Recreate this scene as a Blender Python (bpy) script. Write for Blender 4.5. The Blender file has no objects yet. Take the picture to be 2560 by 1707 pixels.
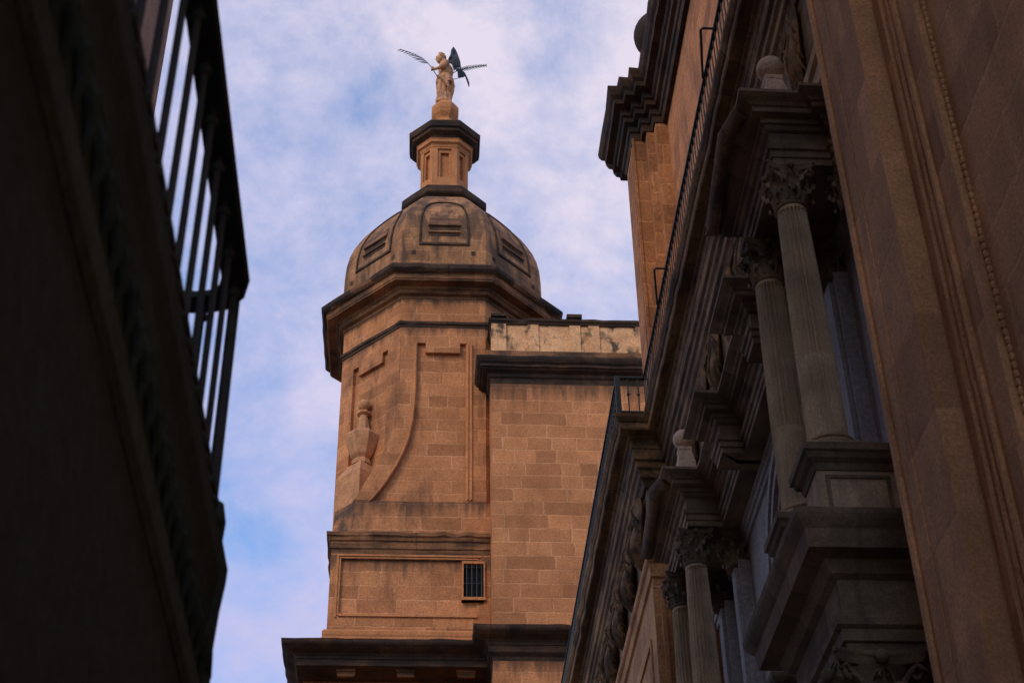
import bpy, bmesh, math, random
from mathutils import Vector, Matrix
from mathutils.geometry import tessellate_polygon
random.seed(7)
R = math.radians
C = bpy.context.scene.collection
sc = bpy.context.scene

# ------------------------------------------------------------------ camera
PITCH, YAW, ROLL = R(37.4), R(3.8), R(1.08)
f = Vector((math.sin(YAW)*math.cos(PITCH), math.cos(YAW)*math.cos(PITCH), math.sin(PITCH)))
r0 = Vector((math.cos(YAW), -math.sin(YAW), 0)); u0 = r0.cross(f)
rr = math.cos(ROLL)*r0 - math.sin(ROLL)*u0
uu = math.cos(ROLL)*u0 + math.sin(ROLL)*r0
cd = bpy.data.cameras.new('camera'); cam = bpy.data.objects.new('camera', cd); C.objects.link(cam)
M = Matrix((rr, uu, -f)).transposed().to_4x4()
cam.matrix_world = M                                   # eye at the origin, ground 1.6 m below
cd.sensor_width = 36; cd.lens = 4047/2560*36; cd.clip_start = .05; cd.clip_end = 3000
cd.dof.use_dof = True; cd.dof.focus_distance = 62; cd.dof.aperture_fstop = 4.5
sc.camera = cam

# ------------------------------------------------------------------ light
SUN_EL, SUN_DIR = R(35), Vector((.66, .751))            # horizontal direction the light travels
w = bpy.data.worlds.new('World'); sc.world = w; w.use_nodes = True
nt = w.node_tree; nt.nodes.clear()
def N(t, typ, **kw):
    n = t.nodes.new(typ)
    for k, v in kw.items():
        if k.startswith('i_'):
            key = k[2:]
            n.inputs[int(key) if key.isdigit() else key.replace('_', ' ')].default_value = v
        else: setattr(n, k, v)
    return n
def ramp(t, src, stops):
    n = t.nodes.new('ShaderNodeValToRGB'); e = n.color_ramp.elements
    while len(e) < len(stops): e.new(.5)
    for k, (p, c) in enumerate(stops): e[k].position = p; e[k].color = c if len(c) == 4 else (*c, 1)
    t.links.new(src, n.inputs[0]); return n.outputs[0]
L = nt.links.new
sky = N(nt, 'ShaderNodeTexSky', sky_type='NISHITA', sun_disc=False, sun_elevation=SUN_EL,
        sun_rotation=math.atan2(-SUN_DIR.x, -SUN_DIR.y), air_density=1.0, dust_density=1.2, ozone_density=2.0)
tc = N(nt, 'ShaderNodeTexCoord')
sep = N(nt, 'ShaderNodeSeparateXYZ'); L(tc.outputs['Generated'], sep.inputs[0])
mp = N(nt, 'ShaderNodeMapping'); mp.inputs['Location'].default_value = (3.1, 1.7, .4); mp.inputs['Scale'].default_value = (1, 1, 1.25)
L(tc.outputs['Generated'], mp.inputs[0])
glow = N(nt, 'ShaderNodeVectorMath', operation='DOT_PRODUCT'); L(tc.outputs['Generated'], glow.inputs[0]); glow.inputs[1].default_value = Vector((.14, 1, 1.2)).normalized()
n1 = N(nt, 'ShaderNodeTexNoise', i_Scale=14.0, i_Detail=10.0, i_Roughness=.66, i_Distortion=.15); L(mp.outputs[0], n1.inputs[0])
n2 = N(nt, 'ShaderNodeTexNoise', i_Scale=5.0, i_Detail=3.0, i_Roughness=.5); L(mp.outputs[0], n2.inputs[0])
mm = N(nt, 'ShaderNodeMath', operation='MULTIPLY_ADD', i_1=.45); L(n2.outputs[0], mm.inputs[0])
m3 = N(nt, 'ShaderNodeMath', operation='MULTIPLY', i_1=.55); L(n1.outputs[0], m3.inputs[0]); L(m3.outputs[0], mm.inputs[2])
cov = ramp(nt, mm.outputs[0], [(.37, (.18, .18, .18)), (.60, (1, 1, 1))])
skm = N(nt, 'ShaderNodeMix', data_type='RGBA', blend_type='MULTIPLY'); skm.inputs[0].default_value = 1
L(sky.outputs[0], skm.inputs[6]); skm.inputs[7].default_value = (1.6, 2.1, 2.5, 1)
gl = N(nt, 'ShaderNodeMath', operation='MULTIPLY_ADD', i_1=.25); L(n2.outputs[0], gl.inputs[0])
gl2 = N(nt, 'ShaderNodeMath', operation='MULTIPLY_ADD', i_1=3.0, i_2=-2.37); L(glow.outputs['Value'], gl2.inputs[0]); L(gl2.outputs[0], gl.inputs[2])
cl = ramp(nt, gl.outputs[0], [(.25, (4.3, 4.5, 7.3)), (.55, (5.1, 5.0, 7.4)), (.80, (7.0, 6.4, 7.5))])
mixc = N(nt, 'ShaderNodeMix', data_type='RGBA'); L(cov, mixc.inputs[0]); L(skm.outputs[2], mixc.inputs[6]); L(cl, mixc.inputs[7])
bg = N(nt, 'ShaderNodeBackground', i_Strength=.1); L(mixc.outputs[2], bg.inputs[0])
wo = N(nt, 'ShaderNodeOutputWorld'); L(bg.outputs[0], wo.inputs[0])

sl = bpy.data.lights.new('sun', 'SUN'); sl.energy = 1.0; sl.angle = R(18); sl.color = (1, .80, .60)
so = bpy.data.objects.new('sun', sl); C.objects.link(so)
dv = Vector((SUN_DIR.x*math.cos(SUN_EL), SUN_DIR.y*math.cos(SUN_EL), -math.sin(SUN_EL)))
so.rotation_euler = dv.to_track_quat('-Z', 'Y').to_euler(); so.location = (-20, -20, 60)

sc.render.engine = 'CYCLES'
sc.view_settings.view_transform = 'Standard'; sc.view_settings.look = 'None'
sc.view_settings.exposure = .2; sc.view_settings.gamma = 1

# ------------------------------------------------------------------ materials
def stone(name, c1, c2, mortar=None, bw=1.5, bh=.56, soot=0., sootc=(.02, .016, .013), grain=1., rough=.9, bump=.5,
          streak=(1.2, 1.2, .35), kj=.72, speck=.6, drips=(), corner=None, lo=.42, hi=.62):
    m = bpy.data.materials.new(name); m.use_nodes = True; t = m.node_tree; t.nodes.clear(); l = t.links.new
    def mt(op, a, b=None, c=None, clamp=False):
        n = t.nodes.new('ShaderNodeMath'); n.operation = op; n.use_clamp = clamp
        for i, v in enumerate((a, b, c)):
            if v is None: continue
            if isinstance(v, (int, float)): n.inputs[i].default_value = v
            else: l(v, n.inputs[i])
        return n.outputs[0]
    def mix(fac, a, b, blend='MIX'):
        n = t.nodes.new('ShaderNodeMix'); n.data_type = 'RGBA'; n.blend_type = blend
        for i, v in ((0, fac), (6, a), (7, b)):
            if isinstance(v, (int, float)): n.inputs[i].default_value = v
            elif isinstance(v, tuple): n.inputs[i].default_value = (*v, 1)
            else: l(v, n.inputs[i])
        return n.outputs[2]
    def noise(scale, detail=4., rough_=.55, vec=None, dist=0.):
        n = N(t, 'ShaderNodeTexNoise', i_Scale=scale, i_Detail=detail, i_Roughness=rough_, i_Distortion=dist)
        if vec is not None: l(vec, n.inputs[0])
        return n.outputs[0]
    g = N(t, 'ShaderNodeNewGeometry'); pos = g.outputs['Position']
    big = noise(.45, 3., vec=pos); mid = noise(2.2, 5., .6, pos); fine = noise(14*grain, 6., .7, pos); spk = noise(38*grain, 3., .6, pos)
    col = mix(ramp(t, mid, [(.35, (0, 0, 0)), (.65, (1, 1, 1))]), c1, c2)
    h = mt('MULTIPLY', fine, .35)
    if mortar is not None:
        s = N(t, 'ShaderNodeSeparateXYZ'); l(pos, s.inputs[0]); sn = N(t, 'ShaderNodeSeparateXYZ'); l(g.outputs['True Normal'], sn.inputs[0])
        cmp_ = mt('GREATER_THAN', mt('ABSOLUTE', sn.outputs[0]), mt('MULTIPLY', mt('ABSOLUTE', sn.outputs[1]), 1.01))
        u = mt('ADD', mt('MULTIPLY', s.outputs[1], cmp_), mt('MULTIPLY', s.outputs[0], mt('SUBTRACT', 1., cmp_)))
        wob = mt('MULTIPLY', mt('SUBTRACT', noise(3.5, 4., vec=pos), .5), .12)
        v = mt('ADD', s.outputs[2], wob); u = mt('ADD', u, wob)
        vr = mt('DIVIDE', mt('ADD', v, 100.), bh); row = mt('FLOOR', vr)
        wn = N(t, 'ShaderNodeTexWhiteNoise', noise_dimensions='1D'); l(row, wn.inputs['W']); rnd = wn.outputs[0]
        uu_ = mt('ADD', mt('MULTIPLY', u, mt('ADD', .72, mt('MULTIPLY', rnd, .5))), mt('MULTIPLY', rnd, 17.))
        ur = mt('DIVIDE', mt('ADD', uu_, 200.), bw)
        # split some blocks in half so lengths vary
        cell = mt('FLOOR', ur)
        cv = N(t, 'ShaderNodeCombineXYZ'); l(row, cv.inputs[0]); l(cell, cv.inputs[1])
        w0 = N(t, 'ShaderNodeTexWhiteNoise', noise_dimensions='3D'); l(cv.outputs[0], w0.inputs[0])
        sp = mt('GREATER_THAN', w0.outputs[0], .55)
        half = mt('MULTIPLY', sp, mt('FLOOR', mt('MULTIPLY', mt('FRACT', ur), 1.9999)))
        cv2 = N(t, 'ShaderNodeCombineXYZ'); l(row, cv2.inputs[0]); l(cell, cv2.inputs[1]); l(half, cv2.inputs[2])
        w1 = N(t, 'ShaderNodeTexWhiteNoise', noise_dimensions='3D'); l(cv2.outputs[0], w1.inputs[0])
        fu = mt('FRACT', mt('MULTIPLY', mt('FRACT', ur), mt('ADD', 1., sp)))
        du = mt('MULTIPLY', mt('MINIMUM', fu, mt('SUBTRACT', 1., fu)), mt('DIVIDE', bw, mt('ADD', 1., sp)))
        fv = mt('FRACT', vr); dvv = mt('MULTIPLY', mt('MINIMUM', fv, mt('SUBTRACT', 1., fv)), bh)
        d = mt('MINIMUM', du, dvv)
        jw = mt('ADD', .016, mt('MULTIPLY', noise(1.3, 2., vec=pos), .05))
        jm = mt('SUBTRACT', 1., mt('DIVIDE', d, jw), clamp=True)
        tone = ramp(t, w1.outputs[0], [(0, (.70, .68, .67)), (.2, (.84, .82, .81)), (.45, (.94, .93, .92)), (.7, (1, 1, 1)), (1, (1.1, 1.08, 1.05))])
        col = mix(1., col, tone, 'MULTIPLY')
        col = mix(mt('MULTIPLY', mt('MULTIPLY', jm, ramp(t, noise(.9, 2., vec=pos), [(.35, (.25,)*3), (.6, (1,)*3)])), kj), col, mortar)
        h = mt('ADD', h, mt('MULTIPLY', jm, -.6*kj))
    col = mix(.75, col, ramp(t, fine, [(.3, (.55,)*3), (.7, (1.35,)*3)]), 'MULTIPLY')
    col = mix(speck, col, ramp(t, spk, [(.33, (.45,)*3), (.45, (.95,)*3), (.7, (1.3,)*3)]), 'MULTIPLY')
    col = mix(.6, col, ramp(t, big, [(.3, (.72, .68, .65)), (.7, (1.15, 1.15, 1.15))]), 'MULTIPLY')
    if soot > 0:
        mp_ = N(t, 'ShaderNodeMapping'); mp_.inputs['Scale'].default_value = streak; l(pos, mp_.inputs[0])
        sm = ramp(t, noise(1.0, 8., .62, mp_.outputs[0], .4), [(lo, (0, 0, 0)), (hi, (1, 1, 1))])
        col = mix(mt('MULTIPLY', sm, soot), col, sootc)
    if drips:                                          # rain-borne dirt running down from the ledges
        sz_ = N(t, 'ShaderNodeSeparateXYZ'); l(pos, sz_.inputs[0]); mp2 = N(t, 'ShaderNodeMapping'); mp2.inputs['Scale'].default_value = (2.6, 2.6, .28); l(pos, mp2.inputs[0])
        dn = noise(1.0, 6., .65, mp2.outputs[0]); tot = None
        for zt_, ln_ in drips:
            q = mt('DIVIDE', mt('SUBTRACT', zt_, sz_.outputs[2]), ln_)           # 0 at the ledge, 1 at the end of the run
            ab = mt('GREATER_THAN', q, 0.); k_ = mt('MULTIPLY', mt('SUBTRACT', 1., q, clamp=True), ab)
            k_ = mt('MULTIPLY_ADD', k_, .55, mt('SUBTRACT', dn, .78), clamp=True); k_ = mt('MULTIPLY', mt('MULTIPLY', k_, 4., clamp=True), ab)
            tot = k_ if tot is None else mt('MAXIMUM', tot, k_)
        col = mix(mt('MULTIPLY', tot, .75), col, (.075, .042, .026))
    if corner:                                         # black crust on one weathered corner
        sx_ = N(t, 'ShaderNodeSeparateXYZ'); l(pos, sx_.inputs[0]); x1, z0_, z1_ = corner
        kx = mt('MULTIPLY', mt('SUBTRACT', x1, sx_.outputs[0]), 2.2, clamp=True)
        kz = mt('MULTIPLY', mt('MULTIPLY', mt('SUBTRACT', sx_.outputs[2], z0_), 4., clamp=True), mt('MULTIPLY', mt('SUBTRACT', z1_, sx_.outputs[2]), 4., clamp=True))
        kk = mt('MULTIPLY', mt('MULTIPLY', kx, kz), ramp(t, noise(1.6, 6., .6, pos), [(.38, (0,)*3), (.55, (1,)*3)]))
        col = mix(mt('MULTIPLY', kk, .85), col, (.06, .045, .035))
    b = N(t, 'ShaderNodeBsdfPrincipled', i_Roughness=rough); b.inputs['Specular IOR Level'].default_value = .25
    l(col, b.inputs['Base Color'])
    bp = N(t, 'ShaderNodeBump', i_Strength=bump, i_Distance=.05); l(h, bp.inputs['Height']); l(bp.outputs[0], b.inputs['Normal'])
    o = N(t, 'ShaderNodeOutputMaterial'); l(b.outputs[0], o.inputs[0])
    return m
def plain(name, c, rough=.6, metal=0., var=.4, scale=9.):
    m = bpy.data.materials.new(name); m.use_nodes = True; t = m.node_tree; b = t.nodes['Principled BSDF']
    b.inputs['Roughness'].default_value = rough; b.inputs['Metallic'].default_value = metal
    g = N(t, 'ShaderNodeNewGeometry'); n = N(t, 'ShaderNodeTexNoise', i_Scale=scale, i_Detail=5.); t.links.new(g.outputs['Position'], n.inputs[0])
    a = tuple(x*(1-var) for x in c); d = tuple(min(1, x*(1+var)) for x in c)
    t.links.new(ramp(t, n.outputs[0], [(.3, a), (.7, d)]), b.inputs['Base Color'])
    return m

OCH1, OCH2, MOR = (.59, .24, .092), (.49, .198, .077), (.71, .34, .155)
S = {}
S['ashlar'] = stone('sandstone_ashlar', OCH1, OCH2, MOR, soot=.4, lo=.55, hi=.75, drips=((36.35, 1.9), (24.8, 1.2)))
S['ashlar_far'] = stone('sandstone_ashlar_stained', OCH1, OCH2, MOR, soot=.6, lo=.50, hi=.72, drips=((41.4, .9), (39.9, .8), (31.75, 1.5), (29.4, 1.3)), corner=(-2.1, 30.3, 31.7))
S['buttress'] = stone('sandstone_buttress', (.48, .20, .075), (.38, .16, .062), (.62, .29, .125), bw=1.0, bh=.62, soot=.5, lo=.5, hi=.75)
S['farpier'] = stone('sandstone_far_pier', (.58, .28, .115), (.48, .23, .095), (.66, .36, .17), bw=1.3, bh=.62, soot=.45, lo=.48, hi=.75)
S['plain'] = stone('sandstone_dressed', (.60, .24, .088), (.50, .20, .074), soot=.35, lo=.5, hi=.8)
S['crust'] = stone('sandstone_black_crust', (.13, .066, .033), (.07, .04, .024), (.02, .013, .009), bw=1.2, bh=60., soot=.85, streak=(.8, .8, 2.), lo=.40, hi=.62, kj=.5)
S['dome'] = stone('sandstone_dome_weathered', (.46, .21, .085), (.34, .16, .068), (.60, .32, .14), bw=1.3, bh=.62, soot=.8, sootc=(.07, .044, .026), streak=(1.8, 1.8, .45), lo=.44, hi=.60)
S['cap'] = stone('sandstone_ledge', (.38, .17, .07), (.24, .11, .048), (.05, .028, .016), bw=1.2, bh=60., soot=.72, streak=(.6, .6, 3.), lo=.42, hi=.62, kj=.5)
S['parapet'] = stone('limestone_parapet_patchy', (.84, .46, .21), (.68, .34, .155), soot=.9, sootc=(.045, .035, .028), streak=(1.6, 1.6, 1.1), lo=.52, hi=.62, bump=1.)
S['near'] = stone('sandstone_pier_brown', (.72, .36, .155), (.60, .30, .13), (.78, .44, .21), bw=1.3, bh=.62, soot=.35, lo=.48, hi=.75, grain=2.2, speck=.35, kj=.35)
S['nearplain'] = stone('sandstone_pier_band', (.76, .38, .165), (.64, .32, .14), (.48, .25, .11), bw=1.6, bh=1.05, soot=.4, lo=.48, hi=.75, grain=2.2, speck=.35, kj=.3)
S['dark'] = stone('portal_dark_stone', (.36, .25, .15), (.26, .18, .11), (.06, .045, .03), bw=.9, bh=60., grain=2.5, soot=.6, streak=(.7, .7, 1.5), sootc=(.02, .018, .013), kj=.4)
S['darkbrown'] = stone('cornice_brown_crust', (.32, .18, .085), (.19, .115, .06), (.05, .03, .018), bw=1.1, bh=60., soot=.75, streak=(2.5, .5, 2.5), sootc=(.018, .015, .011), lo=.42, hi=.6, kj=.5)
S['marble'] = stone('portal_grey_marble', (.40, .36, .34), (.33, .30, .29), soot=.25, lo=.5, hi=.8, bump=.2)
S['column'] = stone('column_veined_marble', (.64, .44, .27), (.44, .31, .19), soot=.45, streak=(3, 3, .4), lo=.45, hi=.7, bump=.2, grain=3., speck=.3)
S['ball'] = stone('finial_stone', (.62, .42, .30), (.50, .34, .24), soot=.25, lo=.5, hi=.8)
S['urn'] = stone('urn_sandstone', (.60, .28, .12), (.48, .22, .095), soot=.55, lo=.5, hi=.8, streak=(2, 2, 1.2))
S['statue'] = stone('statue_sandstone', (.70, .35, .17), (.58, .28, .135), soot=.6, streak=(2, 2, 1.5), sootc=(.09, .05, .035), lo=.48, hi=.66, grain=.6)
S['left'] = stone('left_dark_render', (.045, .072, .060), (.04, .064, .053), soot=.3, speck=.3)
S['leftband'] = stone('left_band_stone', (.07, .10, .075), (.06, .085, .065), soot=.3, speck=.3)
S['opp'] = stone('opposite_wall_brown', (.42, .25, .14), (.36, .21, .12), soot=.3)
S['iron'] = plain('wrought_iron', (.022, .028, .028), .7, .0)
S['lead'] = plain('lead_gutter', (.10, .085, .072), .6, .2, .5, 30.)
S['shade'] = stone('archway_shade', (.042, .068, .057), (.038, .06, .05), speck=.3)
S['void'] = plain('dark_interior', (.006, .006, .006), 1.)
S['bronze'] = plain('dark_metal_feathers', (.03, .034, .042), .7, 0.)
S['paving'] = stone('street_paving', (.26, .22, .18), (.21, .18, .15), (.15, .13, .11), bw=.6, bh=.3)

# ------------------------------------------------------------------ mesh helpers
class MB:
    def __init__(s): s.v = []; s.f = []
    def add(s, vs, fs):
        k = len(s.v); s.v += [tuple(p) for p in vs]; s.f += [tuple(i+k for i in q) for q in fs]; return s
    def box(s, x0, x1, y0, y1, z0, z1):
        return s.add([(x0,y0,z0),(x1,y0,z0),(x1,y1,z0),(x0,y1,z0),(x0,y0,z1),(x1,y0,z1),(x1,y1,z1),(x0,y1,z1)],
                     [(0,3,2,1),(4,5,6,7),(0,1,5,4),(1,2,6,5),(2,3,7,6),(3,0,4,7)])
    def prism(s, pts, z0, z1):                        # pts: (x, y) ccw
        n = len(pts); return s.add([(x,y,z0) for x,y in pts]+[(x,y,z1) for x,y in pts],
            [tuple(range(n-1,-1,-1)), tuple(range(n, 2*n))]+[(i,(i+1)%n,(i+1)%n+n,i+n) for i in range(n)])
    def loft(s, rings, cap=True):
        n = len(rings[0]); vs = [p for r_ in rings for p in r_]; fs = []
        for k in range(len(rings)-1):
            for i in range(n): fs.append((k*n+i, k*n+(i+1)%n, (k+1)*n+(i+1)%n, (k+1)*n+i))
        if cap: fs += [tuple(range(n-1,-1,-1)), tuple(range((len(rings)-1)*n, len(rings)*n))]
        return s.add(vs, fs)
    def lathe(s, cx, cy, prof, n=24, rot=0., cap=True):
        return s.loft([[(cx+r_*math.cos(2*math.pi*i/n+rot), cy+r_*math.sin(2*math.pi*i/n+rot), z) for i in range(n)] for r_, z in prof], cap)
    def tube(s, pts, rad, n=8):
        pts = [Vector(p) for p in pts]; rings = []
        for k, p in enumerate(pts):
            t_ = (pts[min(k+1, len(pts)-1)] - pts[max(k-1, 0)]).normalized()
            a = t_.cross(Vector((0, 0, 1)) if abs(t_.z) < .9 else Vector((1, 0, 0))).normalized(); b_ = t_.cross(a)
            q = rad[k] if isinstance(rad, (list, tuple)) else rad
            rings.append([p + a*q*math.cos(2*math.pi*i/n) + b_*q*math.sin(2*math.pi*i/n) for i in range(n)])
        return s.loft(rings)
    def sweep(s, path, prof, closed=False, jit=0., step=.4):   # profile (out, z) swept on the left of a plan path
        P = [Vector(p) for p in path]; n = len(P); rings = []; mits = []
        for k in range(n):
            a = P[k]-P[k-1] if (k > 0 or closed) else P[1]-P[0]
            b_ = P[(k+1) % n]-P[k] if (k < n-1 or closed) else a
            a = a.normalized(); b_ = b_.normalized()
            na = Vector((-a.y, a.x)); nb = Vector((-b_.y, b_.x)); mit = (na+nb)
            mits.append(mit/max(.2, mit.dot(na)) if mit.length > 1e-6 else na)
        rnd = random.Random(int(abs(P[0].x*97+P[0].y*31+prof[0][1]*7))); om = max(o for o, z in prof); zt = max(z for o, z in prof)
        def ring(p, mt_, w_):
            jo, jz = rnd.gauss(0, jit), rnd.gauss(0, jit); chip = rnd.uniform(1.5, 4)*jit if (jit and rnd.random() < .12) else 0
            rings.append([(p.x+mt_.x*(o+(jo*max(0,o)/om-chip*(o > om*.8))*w_), p.y+mt_.y*(o+(jo*max(0,o)/om-chip*(o > om*.8))*w_), z+jz*max(0,o)/om) for o, z in prof])
        for k in range(n):
            ring(P[k], mits[k], .5)
            if jit and (k < n-1 or closed):
                q = P[(k+1) % n]; L_ = (q-P[k]).length; m = int(L_/step)
                nn = (q-P[k]).normalized(); nn = Vector((-nn.y, nn.x))
                off0 = om
                if L_ > 1.0:
                    for i in range(1, m):
                        t_ = i/m
                        if t_*L_ > .25 and (1-t_)*L_ > .25:
                            mk = mits[k].lerp(mits[(k+1) % n], t_)
                            ring(P[k].lerp(q, t_), mk, 1.)
        if closed: rings.append(rings[0])
        return s.loft(rings, not closed)
    def poly(s, outer, hole, fn, d0, d1, hole_depth=None):
        """flat plate: outline (s, z), thickness d0..d1 through fn(s, z, d); the hole is a recess of hole_depth"""
        loops = [[Vector((a, b_, 0)) for a, b_ in outer]] + ([[Vector((a, b_, 0)) for a, b_ in hole]] if hole else [])
        flat = [p for lp in loops for p in lp]; tri = tessellate_polygon(loops)
        s.add([fn(p.x, p.y, d0) for p in flat], tri)
        n = len(outer); s.add([fn(a, b_, d0) for a, b_ in outer]+[fn(a, b_, d1) for a, b_ in outer], [(i,(i+1)%n,(i+1)%n+n,i+n) for i in range(n)])
        if hole:
            n = len(hole); s.add([fn(a, b_, d0) for a, b_ in hole]+[fn(a, b_, hole_depth) for a, b_ in hole], [(i,(i+1)%n,(i+1)%n+n,i+n) for i in range(n)])
            s.add([fn(a, b_, hole_depth) for a, b_ in hole], tessellate_polygon([[Vector((a, b_, 0)) for a, b_ in hole]]))
        return s
    def sphere(s, c, r_, n=24, m=14, sz=1.):
        return s.lathe(c[0], c[1], [(max(1e-3, r_*math.sin(math.pi*k/m)), c[2]-sz*r_*math.cos(math.pi*k/m)) for k in range(m+1)], n)
    def build(s, name, mat, parent=None, smooth=False, bevel=0.):
        me = bpy.data.meshes.new(name); me.from_pydata(s.v, [], s.f)
        bm = bmesh.new(); bm.from_mesh(me); bmesh.ops.recalc_face_normals(bm, faces=bm.faces); bm.to_mesh(me); bm.free()
        if smooth:
            for p in me.polygons: p.use_smooth = True
        me.materials.append(S[mat]); o = bpy.data.objects.new(name, me); C.objects.link(o)
        if parent:
            o.parent = parent; o.location = -Vector(parent.location) if parent.type == 'EMPTY' and parent.get('w') is None else (0, 0, 0)
        if bevel:
            bv = o.modifiers.new('bevel', 'BEVEL'); bv.width = bevel; bv.segments = 2; bv.limit_method = 'ANGLE'; bv.angle_limit = R(35)
        return o
def smooth_by_angle(o, a=40):
    me = o.data
    bm = bmesh.new(); bm.from_mesh(me)
    for e in bm.edges:
        e.smooth = not (len(e.link_faces) == 2 and e.calc_face_angle(0) > R(a))
    for q in bm.faces: q.smooth = True
    bm.to_mesh(me); bm.free(); return o
def thing(name, label, cat, group=None):
    o = bpy.data.objects.new(name, None); C.objects.link(o); o.empty_display_size = .2
    o['label'] = label; o['category'] = cat
    if group: o['group'] = group
    return o
def base(o, loc):                                      # put the Empty at the thing's base, parts stay where they are
    loc = Vector(loc); o.location = loc
    for ch in o.children: ch.location = Vector(ch.location) - loc
    return o
def tag(o, label, cat, group=None):
    o['label'] = label; o['category'] = cat
    if group: o['group'] = group
    return o
def dup(o, loc=(0, 0, 0), parent=None, scale=None):
    c = o.copy(); C.objects.link(c); c.parent = parent
    c.location = Vector(o.location)+Vector(loc)
    if scale: c.scale = scale
    for ch in o.children: dup(ch, (0, 0, 0), c)
    return c

# ------------------------------------------------------------------ ground
g = MB(); g.add([(-900,-900,-1.6),(900,-900,-1.6),(900,900,-1.6),(-900,900,-1.6)], [(0,1,2,3)])
gr = g.build('ground', 'paving'); gr['kind'] = 'structure'

# ================================================================== BELL TOWER
tower = thing('bell_tower', 'octagonal sandstone tower with weathered dome and lantern, rising between the street fronts', 'tower')
XC, YC = .65, 55.3
def octo(a, c=None, cx=XC, cy=YC):                       # clockwise plan, so that the left side is outside
    h = a; t_ = a*(1-.4142) if c is None else c; k = h-t_
    return [(cx-k,cy-h),(cx-h,cy-k),(cx-h,cy+k),(cx-k,cy+h),(cx+k,cy+h),(cx+h,cy+k),(cx+h,cy-k),(cx+k,cy-h)]
def octoloft(levels, c=None):
    m = MB(); m.loft([[(x,y,z) for x,y in octo(a, c*a if c else None)] for a,z in levels]); return m
# octagon body: each face a plate with a recessed panel
A = 4.08; HS = A*.4142
BODY0, BODY1 = 30.2, 41.45
def face_fn(k):                                         # k-th face, 0 = towards the street
    ang = -math.pi/2 + k*math.pi/4
    n_ = Vector((math.cos(ang), math.sin(ang))); t_ = Vector((-n_.y, n_.x))
    return lambda s_, z_, d_: (XC+n_.x*(A-d_)+t_.x*s_, YC+n_.y*(A-d_)+t_.y*s_, z_)
panel = [(-1.0,31.7),(1.0,31.7),(1.0,39.08),(.68,39.08),(.68,38.61),(-.68,38.61),(-.68,39.08),(-1.0,39.08)]
body = MB()
for k in range(8):
    if k == 0: continue
    hb = HS-.27 if k == 7 else HS
    body.poly([(-HS,BODY0),(hb,BODY0),(hb,35.0),(HS,35.6),(HS,BODY1),(-HS,BODY1)], panel, face_fn(k), 0, .16, .15)
# the two flaring faces (their lower outline sweeps out like a buttress)
cv = [(.56,40.0),(.56,37.1),(.62,36.2),(.66,35.5),(.82,34.6),(1.01,34.0),(1.27,33.4),(1.55,32.8),(1.93,32.08),(2.2,31.66)]
cv = [(HS-.02,37.6),(HS+.06,35.9),(HS+.20,34.8),(HS+.42,34.0),(HS+.70,33.4),(HS+1.0,32.8),(HS+1.32,32.1),(HS+1.55,31.66),(HS+1.55,30.2)]
outl = [(-s_, z_) for s_, z_ in cv][::-1] + [(-HS,BODY1),(HS,BODY1),(HS,BODY0)]
inn = [(1.0,37.0),(1.02,36.1),(1.08,35.3),(1.2,34.5),(1.42,33.8),(1.66,33.2),(1.96,32.6),(2.2,32.2),(2.55,31.7)]
pan2 = [(-s_, z_) for s_, z_ in inn][::-1] + [(-1.0,39.08),(-.68,39.08),(-.68,38.61),(.68,38.61),(.68,39.08),(1.0,39.08),(1.0,31.7)]
body.poly(outl, pan2, face_fn(0), -.012, 1.3, .15)
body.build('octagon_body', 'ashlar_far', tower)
# raised lip round the flaring panel
lip = MB(); fn = face_fn(0)
for pts in ([(-1.0,39.05)]+[(-a,b_) for a,b_ in inn], [(1.06,39.05),(1.06,31.8)], [(1.2,39.05),(1.2,31.8)]):
    loopz = []
    for i, (a, b_) in enumerate(pts):
        loopz.append([fn(a-.04+o_,b_-u_,d_) for o_, u_, d_ in ((0,0,.0),(0,0,-.07),(-.05,.02,-.07),(-.07,.03,-.035),(-.11,.05,-.035),(-.11,.05,.0))])
    lip.loft(loopz)
lip.build('panel_moulding', 'plain', tower)
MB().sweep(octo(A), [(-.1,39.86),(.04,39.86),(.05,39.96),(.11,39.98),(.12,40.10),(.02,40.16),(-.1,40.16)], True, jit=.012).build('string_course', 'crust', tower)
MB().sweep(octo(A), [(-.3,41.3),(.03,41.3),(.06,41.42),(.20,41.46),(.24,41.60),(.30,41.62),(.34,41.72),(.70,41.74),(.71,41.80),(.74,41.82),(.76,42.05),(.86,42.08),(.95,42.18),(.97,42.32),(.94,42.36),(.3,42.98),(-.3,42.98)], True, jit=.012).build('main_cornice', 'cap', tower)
MB().sweep(octo(A), [(.70,42.12),(.875,42.075),(.965,42.17),(.99,42.32),(.96,42.39),(.7,42.62)], True, jit=.012).build('cornice_rim', 'crust', tower)
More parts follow.
